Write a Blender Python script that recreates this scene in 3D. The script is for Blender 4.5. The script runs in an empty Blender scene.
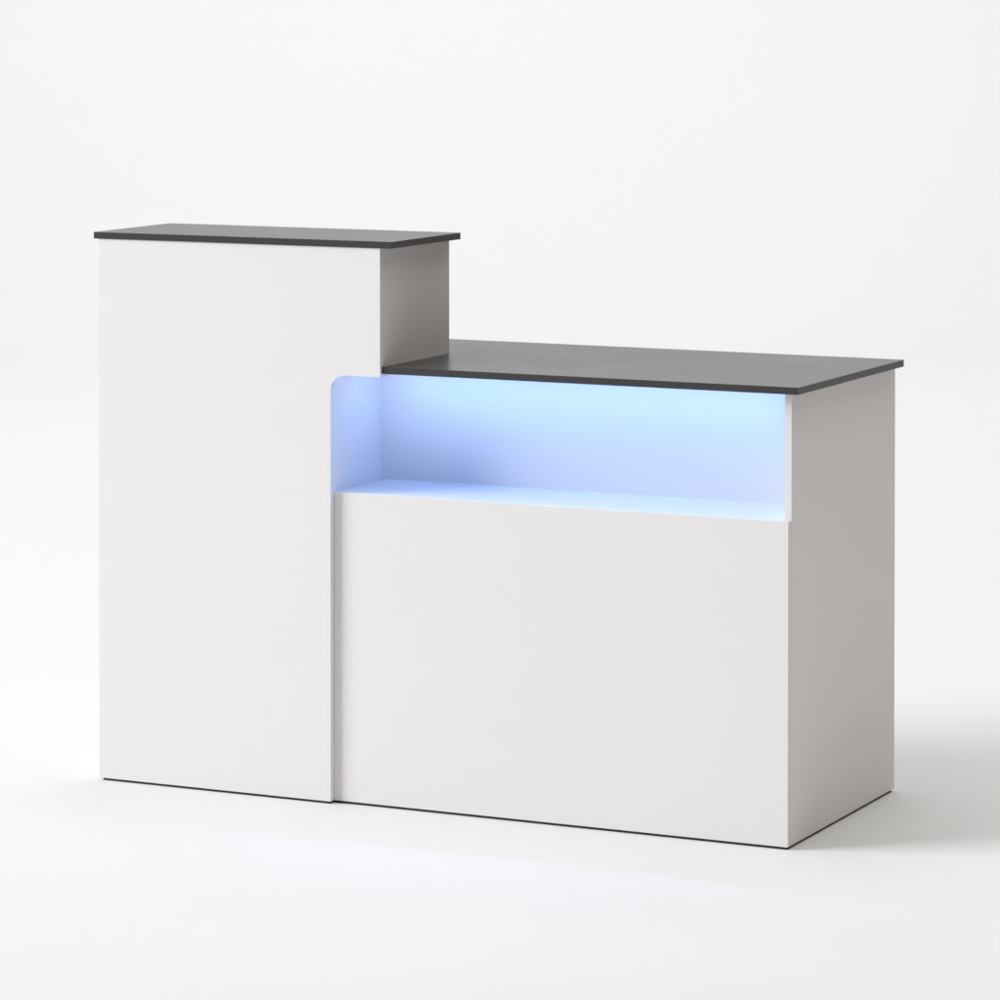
import bpy, bmesh, math
from mathutils import Vector, Matrix

S = bpy.context.scene
COL = S.collection

# ---------------------------------------------------------------- dimensions (metres)
HT = 1.10        # underside of the tall top
T = 0.0135       # board thickness
P = 0.0155       # front panel thickness
XN = 0.5316      # left end of the display niche / right end of the lower tall front
XT = 0.6413      # right side of the tall upper body
XR = 1.4900      # right side of the desk
HL = 0.8540      # underside of the low counter
HS = 0.6149      # top of the low front panel / niche shelf
HN = 0.8476      # top of the cut-out in the tall front
DT = 0.3048      # tall body depth
DL = 0.5990      # low body depth
YN = 0.2199      # niche back wall
ZB = 0.0050      # gap between boards and floor
YL = 0.1250      # light strip
YC = 0.0070      # counter front

# ---------------------------------------------------------------- materials
def base_mat(name):
    m = bpy.data.materials.new(name); m.use_nodes = True
    nt = m.node_tree
    return m, nt, nt.nodes['Principled BSDF']

def laminate(name, col, rough, spec, var, bump, scale=260.0, ior=1.5):
    m, nt, b = base_mat(name)
    tc = nt.nodes.new('ShaderNodeTexCoord')
    n = nt.nodes.new('ShaderNodeTexNoise'); n.inputs['Scale'].default_value = 5.0; n.inputs['Detail'].default_value = 4
    n2 = nt.nodes.new('ShaderNodeTexNoise'); n2.inputs['Scale'].default_value = scale; n2.inputs['Detail'].default_value = 3
    nt.links.new(tc.outputs['Object'], n.inputs['Vector']); nt.links.new(tc.outputs['Object'], n2.inputs['Vector'])
    mix = nt.nodes.new('ShaderNodeMix'); mix.data_type = 'RGBA'
    mix.inputs['A'].default_value = (*[c * (1 - var) for c in col], 1)
    mix.inputs['B'].default_value = (*[min(1, c * (1 + var)) for c in col], 1)
    add = nt.nodes.new('ShaderNodeMath'); add.operation = 'MULTIPLY_ADD'
    add.inputs[1].default_value = 0.5
    half = nt.nodes.new('ShaderNodeMath'); half.operation = 'MULTIPLY'; half.inputs[1].default_value = 0.5
    nt.links.new(n2.outputs['Fac'], half.inputs[0])
    nt.links.new(n.outputs['Fac'], add.inputs[0]); nt.links.new(half.outputs[0], add.inputs[2])
    nt.links.new(add.outputs[0], mix.inputs['Factor'])
    nt.links.new(mix.outputs['Result'], b.inputs['Base Color'])
    mr = nt.nodes.new('ShaderNodeMapRange'); mr.inputs['To Min'].default_value = rough - .04; mr.inputs['To Max'].default_value = rough + .04
    nt.links.new(n.outputs['Fac'], mr.inputs['Value']); nt.links.new(mr.outputs['Result'], b.inputs['Roughness'])
    b.inputs['Specular IOR Level'].default_value = spec
    bp = nt.nodes.new('ShaderNodeBump'); bp.inputs['Strength'].default_value = bump; bp.inputs['Distance'].default_value = 0.0003
    nt.links.new(n2.outputs['Fac'], bp.inputs['Height']); nt.links.new(bp.outputs['Normal'], b.inputs['Normal'])
    return m

M_WHITE = laminate('white_laminate', (.866, .856, .860), .42, .35, .008, .05)
M_DARK = laminate('anthracite_laminate', (.052, .051, .053), .31, .34, .10, .18, 420.0)
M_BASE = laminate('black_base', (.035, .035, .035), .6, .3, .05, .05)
M_SHELF = laminate('white_gloss_shelf', (.83, .83, .84), .34, .5, .006, .02)

def emit(name, col, st):
    m = bpy.data.materials.new(name); m.use_nodes = True; nt = m.node_tree
    nt.nodes.clear()
    o = nt.nodes.new('ShaderNodeOutputMaterial'); e = nt.nodes.new('ShaderNodeEmission')
    tc = nt.nodes.new('ShaderNodeTexCoord'); w = nt.nodes.new('ShaderNodeTexWave')       # diode rhythm along the strip
    w.inputs['Scale'].default_value = 18.0; w.bands_direction = 'X'
    mr = nt.nodes.new('ShaderNodeMapRange'); mr.inputs['To Min'].default_value = st * .95; mr.inputs['To Max'].default_value = st * 1.05
    nt.links.new(tc.outputs['Object'], w.inputs['Vector']); nt.links.new(w.outputs['Fac'], mr.inputs['Value'])
    nt.links.new(mr.outputs['Result'], e.inputs['Strength'])
    e.inputs['Color'].default_value = (*col, 1)
    nt.links.new(e.outputs[0], o.inputs[0])
    return m
M_LED = emit('blue_led', (.21, .43, 1.0), 35.0)

def floor_mat():
    m, nt, b = base_mat('studio_white')
    tc = nt.nodes.new('ShaderNodeTexCoord'); n = nt.nodes.new('ShaderNodeTexNoise')
    n.inputs['Scale'].default_value = 1.3; n.inputs['Detail'].default_value = 3
    nt.links.new(tc.outputs['Object'], n.inputs['Vector'])
    mix = nt.nodes.new('ShaderNodeMix'); mix.data_type = 'RGBA'
    mix.inputs['A'].default_value = (.797, .797, .797, 1); mix.inputs['B'].default_value = (.803, .803, .803, 1)
    nt.links.new(n.outputs['Fac'], mix.inputs['Factor']); nt.links.new(mix.outputs['Result'], b.inputs['Base Color'])
    b.inputs['Roughness'].default_value = .8; b.inputs['Specular IOR Level'].default_value = .1
    return m
M_FLOOR = floor_mat()

# ---------------------------------------------------------------- helpers
def link(name, bm, mat, parent=None, bev=0.0007, smooth=False):
    if bev:
        es = [e for e in bm.edges if len(e.link_faces) == 2 and e.calc_face_angle(0) > .5]
        bmesh.ops.bevel(bm, geom=es, offset=bev, segments=2, affect='EDGES', profile=.7, clamp_overlap=True)
    bmesh.ops.recalc_face_normals(bm, faces=bm.faces)
    me = bpy.data.meshes.new(name); bm.to_mesh(me); bm.free()
    me.materials.append(mat)
    if smooth:
        for p in me.polygons: p.use_smooth = True
    o = bpy.data.objects.new(name, me); COL.objects.link(o)
    if parent: o.parent = parent
    return o

def board(name, x0, x1, y0, y1, z0, z1, mat, parent, bev=0.0007, label=None):
    bm = bmesh.new()
    M = Matrix.Translation(((x0+x1)/2, (y0+y1)/2, (z0+z1)/2)) @ Matrix.Diagonal((x1-x0, y1-y0, z1-z0, 1))
    bmesh.ops.create_cube(bm, size=1, matrix=M)
    o = link(name, bm, mat, parent, bev)
    if label: o['label'] = label
    return o

def prism_xz(name, pts, y0, y1, mat, parent, bev=0.0007, label=None):
    bm = bmesh.new()
    a = [bm.verts.new((x, y0, z)) for x, z in pts]
    b = [bm.verts.new((x, y1, z)) for x, z in pts]
    bm.faces.new(a); bm.faces.new(b[::-1])
    n = len(pts)
    for i in range(n): bm.faces.new((a[i], b[i], b[(i+1) % n], a[(i+1) % n]))
    o = link(name, bm, mat, parent, bev)
    if label: o['label'] = label
    return o

# ---------------------------------------------------------------- the setting: seamless studio sweep
def sweep():
    bm = bmesh.new()
    # profile in (y, z): flat floor, large cove, upright wall
    prof = [(-14, 0), (-4, 0), (2, 0), (6, 0), (9, 0)]
    R = 4.0
    for k in range(1, 25):
        a = math.radians(90 * k / 24)
        prof.append((9 + R * math.sin(a), R - R * math.cos(a)))
    prof.append((9 + R, 9))
    yaw = .4471
    c, s = math.cos(yaw), math.sin(yaw)
    rows = []
    for (y, z) in prof:
        row = []
        for x in (-14, -6, 0, 6, 14):
            row.append(bm.verts.new((.9 + x * c - y * s, x * s + y * c, z)))
        rows.append(row)
    for i in range(len(rows) - 1):
        for j in range(4):
            bm.faces.new((rows[i][j], rows[i][j+1], rows[i+1][j+1], rows[i+1][j]))
    o = link('floor', bm, M_FLOOR, None, 0, True)
    o['kind'] = 'structure'
    return o
sweep()

# ---------------------------------------------------------------- the desk
desk = bpy.data.objects.new('reception_desk', None); COL.objects.link(desk)
desk['label'] = 'white reception desk with dark grey tops, tall left section and blue lit niche'
desk['category'] = 'reception desk'

# tall section -----------------------------------------------------------
r = .031
arc = []
# fillet of the cut-out: from (XN, HN-r) round to (XN+r, HN)
for k in range(0, 13):
    a = math.radians(180 - 90 * k / 12)
    arc.append((XN + r + r * math.cos(a), HN - r + r * math.sin(a)))
outline = [(0, ZB), (XN, ZB)] + arc + [(XT, HN), (XT, HT), (0, HT)]
prism_xz('front_panel', outline, 0, P, M_WHITE, desk, label='tall front panel with rounded cut-out at the niche')
tall_top = board('counter_top', -.0100, XT + .0265, -.0020, DT - .002, HT, HT + T, M_DARK, desk, .0008,
                 label='smaller dark grey top of the tall section')
board('side_panel', 0, T, P, DT, ZB, HT, M_WHITE, desk)
board('side_panel', XT - T, XT, P, DT, HN + T, HT, M_WHITE, desk, label='short side panel above the low counter')
board('side_panel', XN - T, XN, P, DT, ZB, HN, M_WHITE, desk, .0004, label='niche side panel lit blue')
board('bottom_panel', XN - T, XT, P, YN + T, HN, HN + T, M_WHITE, desk, .0004)
board('back_panel', T, XN - T, DT - T, DT, ZB, HT, M_WHITE, desk)
board('back_panel', XN - T, XT - T, DT - T, DT, HN + T, HT, M_WHITE, desk)

# low section ------------------------------------------------------------
board('front_panel', XN + .0004, XR, P, 2 * P, ZB, HS, M_WHITE, desk, label='wide low front panel below the niche')
XB = .30         # the worktop runs on behind the tall section
bm = bmesh.new()
pl = [(XT + .0006, YC), (XR + .0225, YC), (XR + .0225, DL - .0125), (XB, DL - .0125), (XB, DT + .001), (XT + .0006, DT + .001)]
a = [bm.verts.new((x, y, HL)) for x, y in pl]; b = [bm.verts.new((x, y, HL + T)) for x, y in pl]
bm.faces.new(a[::-1]); bm.faces.new(b)
for i in range(6): bm.faces.new((a[i], a[(i+1) % 6], b[(i+1) % 6], b[i]))
lt = link('counter_top', bm, M_DARK, desk, .0008); lt['label'] = 'wide dark grey top of the low section'
board('side_panel', XR - T, XR, 2 * P + .0009, DL, ZB, HL, M_WHITE, desk, label='right end side panel')
board('shelf', XN, XR - T, 2 * P, YN, HS - T, HS - .0002, M_SHELF, desk, .0004)
board('niche_back', XN, XR - T, YN, YN + T, HS - T, HL, M_WHITE, desk, .0003)
board('side_panel', XB + .01, XB + .01 + T, DT, DL - .03, ZB, HL, M_WHITE, desk, label='inner side panel under the low counter')
board('desk_board', XB + .01 + T, XR - T, DT, DL - .03, .70, .70 + T, M_WHITE, desk, .0004)

# strip added along the rear of the niche shelf to catch LED light
bm = bmesh.new()
x0, x1 = XN + .004, XR - T - .006
pr = [(YN, HS - .0010), (YN - .016, HS - .0010), (YN - .012, HS + .0018), (YN - .006, HS + .0024), (YN, HS + .0024)]
a = [bm.verts.new((x0, y, z)) for y, z in pr]; b = [bm.verts.new((x1, y, z)) for y, z in pr]
bm.faces.new(a); bm.faces.new(b[::-1])
for i in range(5): bm.faces.new((a[i], b[i], b[(i+1) % 5], a[(i+1) % 5]))
link('added_glint_strip', bm, M_SHELF, desk, .0003)

# LED strip under the counter and the tall body ---------------------------
board('light_channel', XT + .001, XR - T - .001, YL - .010, YL + .012, HN, HL - .0003, M_WHITE, desk, 0)
board('led_strip', XN + .055, XR - T - .02, YL - .005, YL + .007, HN - .0042, HN - .0003, M_LED, desk, 0,
      label='blue light strip under the low counter')

# recessed dark base -----------------------------------------------------
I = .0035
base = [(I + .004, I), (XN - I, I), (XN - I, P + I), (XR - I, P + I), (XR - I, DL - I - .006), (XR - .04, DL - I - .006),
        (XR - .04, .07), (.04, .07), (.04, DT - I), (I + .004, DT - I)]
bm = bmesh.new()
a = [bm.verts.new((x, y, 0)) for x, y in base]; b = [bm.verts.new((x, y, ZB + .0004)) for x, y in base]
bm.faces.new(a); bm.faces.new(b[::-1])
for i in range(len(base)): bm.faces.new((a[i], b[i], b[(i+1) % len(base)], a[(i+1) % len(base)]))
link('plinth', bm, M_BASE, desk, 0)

# ---------------------------------------------------------------- camera
yaw, pit, rol = .4471, -.0223, .00037
cd = bpy.data.cameras.new('camera'); cam = bpy.data.objects.new('camera', cd); COL.objects.link(cam)
cam.location = (4.11627, -6.70427, 1.63753)
fw = Vector((-math.sin(yaw)*math.cos(pit), math.cos(yaw)*math.cos(pit), math.sin(pit)))
rt = Vector((math.cos(yaw), math.sin(yaw), 0)); up = rt.cross(fw)
r2 = rt*math.cos(rol) + up*math.sin(rol); u2 = -rt*math.sin(rol) + up*math.cos(rol)
cam.rotation_euler = Matrix((r2, u2, -fw)).transposed().to_euler()
cd.sensor_width = 36; cd.sensor_fit = 'HORIZONTAL'
cd.lens = 36 * 3.87173
cd.shift_x = -.0003; cd.shift_y = -.4406
cd.clip_end = 200; cd.clip_start = .1
S.camera = cam

# ---------------------------------------------------------------- light
def area(name, loc, target, size, power, col, sy=None):
    l = bpy.data.lights.new(name, 'AREA'); l.energy = power; l.color = col; l.size = size
    if sy: l.shape = 'RECTANGLE'; l.size_y = sy
    o = bpy.data.objects.new(name, l); COL.objects.link(o); o.location = loc
    o.rotation_euler = (Vector(target) - Vector(loc)).to_track_quat('-Z', 'Y').to_euler()
    return o
C0 = Vector((.9, .3, .3))
el = math.radians(28); D = 18
az = math.radians(32)
d = Vector((-math.cos(az)*math.cos(el), -math.sin(az)*math.cos(el), math.sin(el)))
area('key_softbox', C0 + d * D, C0, 8.4, 3020, (.965, .972, 1.0))
area('overhead_softbox', (1.8, .4, 8), (1.7, .3, 0), 8, 425, (1, .995, .985))
# backdrop lamp, above and behind the desk, washing the cove
fy = Vector((-math.sin(yaw), math.cos(yaw), 0))
area('backdrop_lamp', Vector((2.5, .8, 8.8)) + fy * 7.2, Vector((1.9, .5, 1.5)) + fy * 12, 9, 440, (.955, .972, 1), 2)

w = bpy.data.worlds.new('World'); S.world = w; w.use_nodes = True
bg = w.node_tree.nodes['Background']
bg.inputs['Color'].default_value = (1, .86, .70, 1); bg.inputs['Strength'].default_value = .12

S.view_settings.view_transform = 'Standard'; S.view_settings.look = 'None'
S.view_settings.exposure = 0; S.view_settings.gamma = 1
S.cycles.max_bounces = 10; S.cycles.diffuse_bounces = 6
S.cycles.sample_clamp_indirect = 5
S.cycles.use_denoising = True
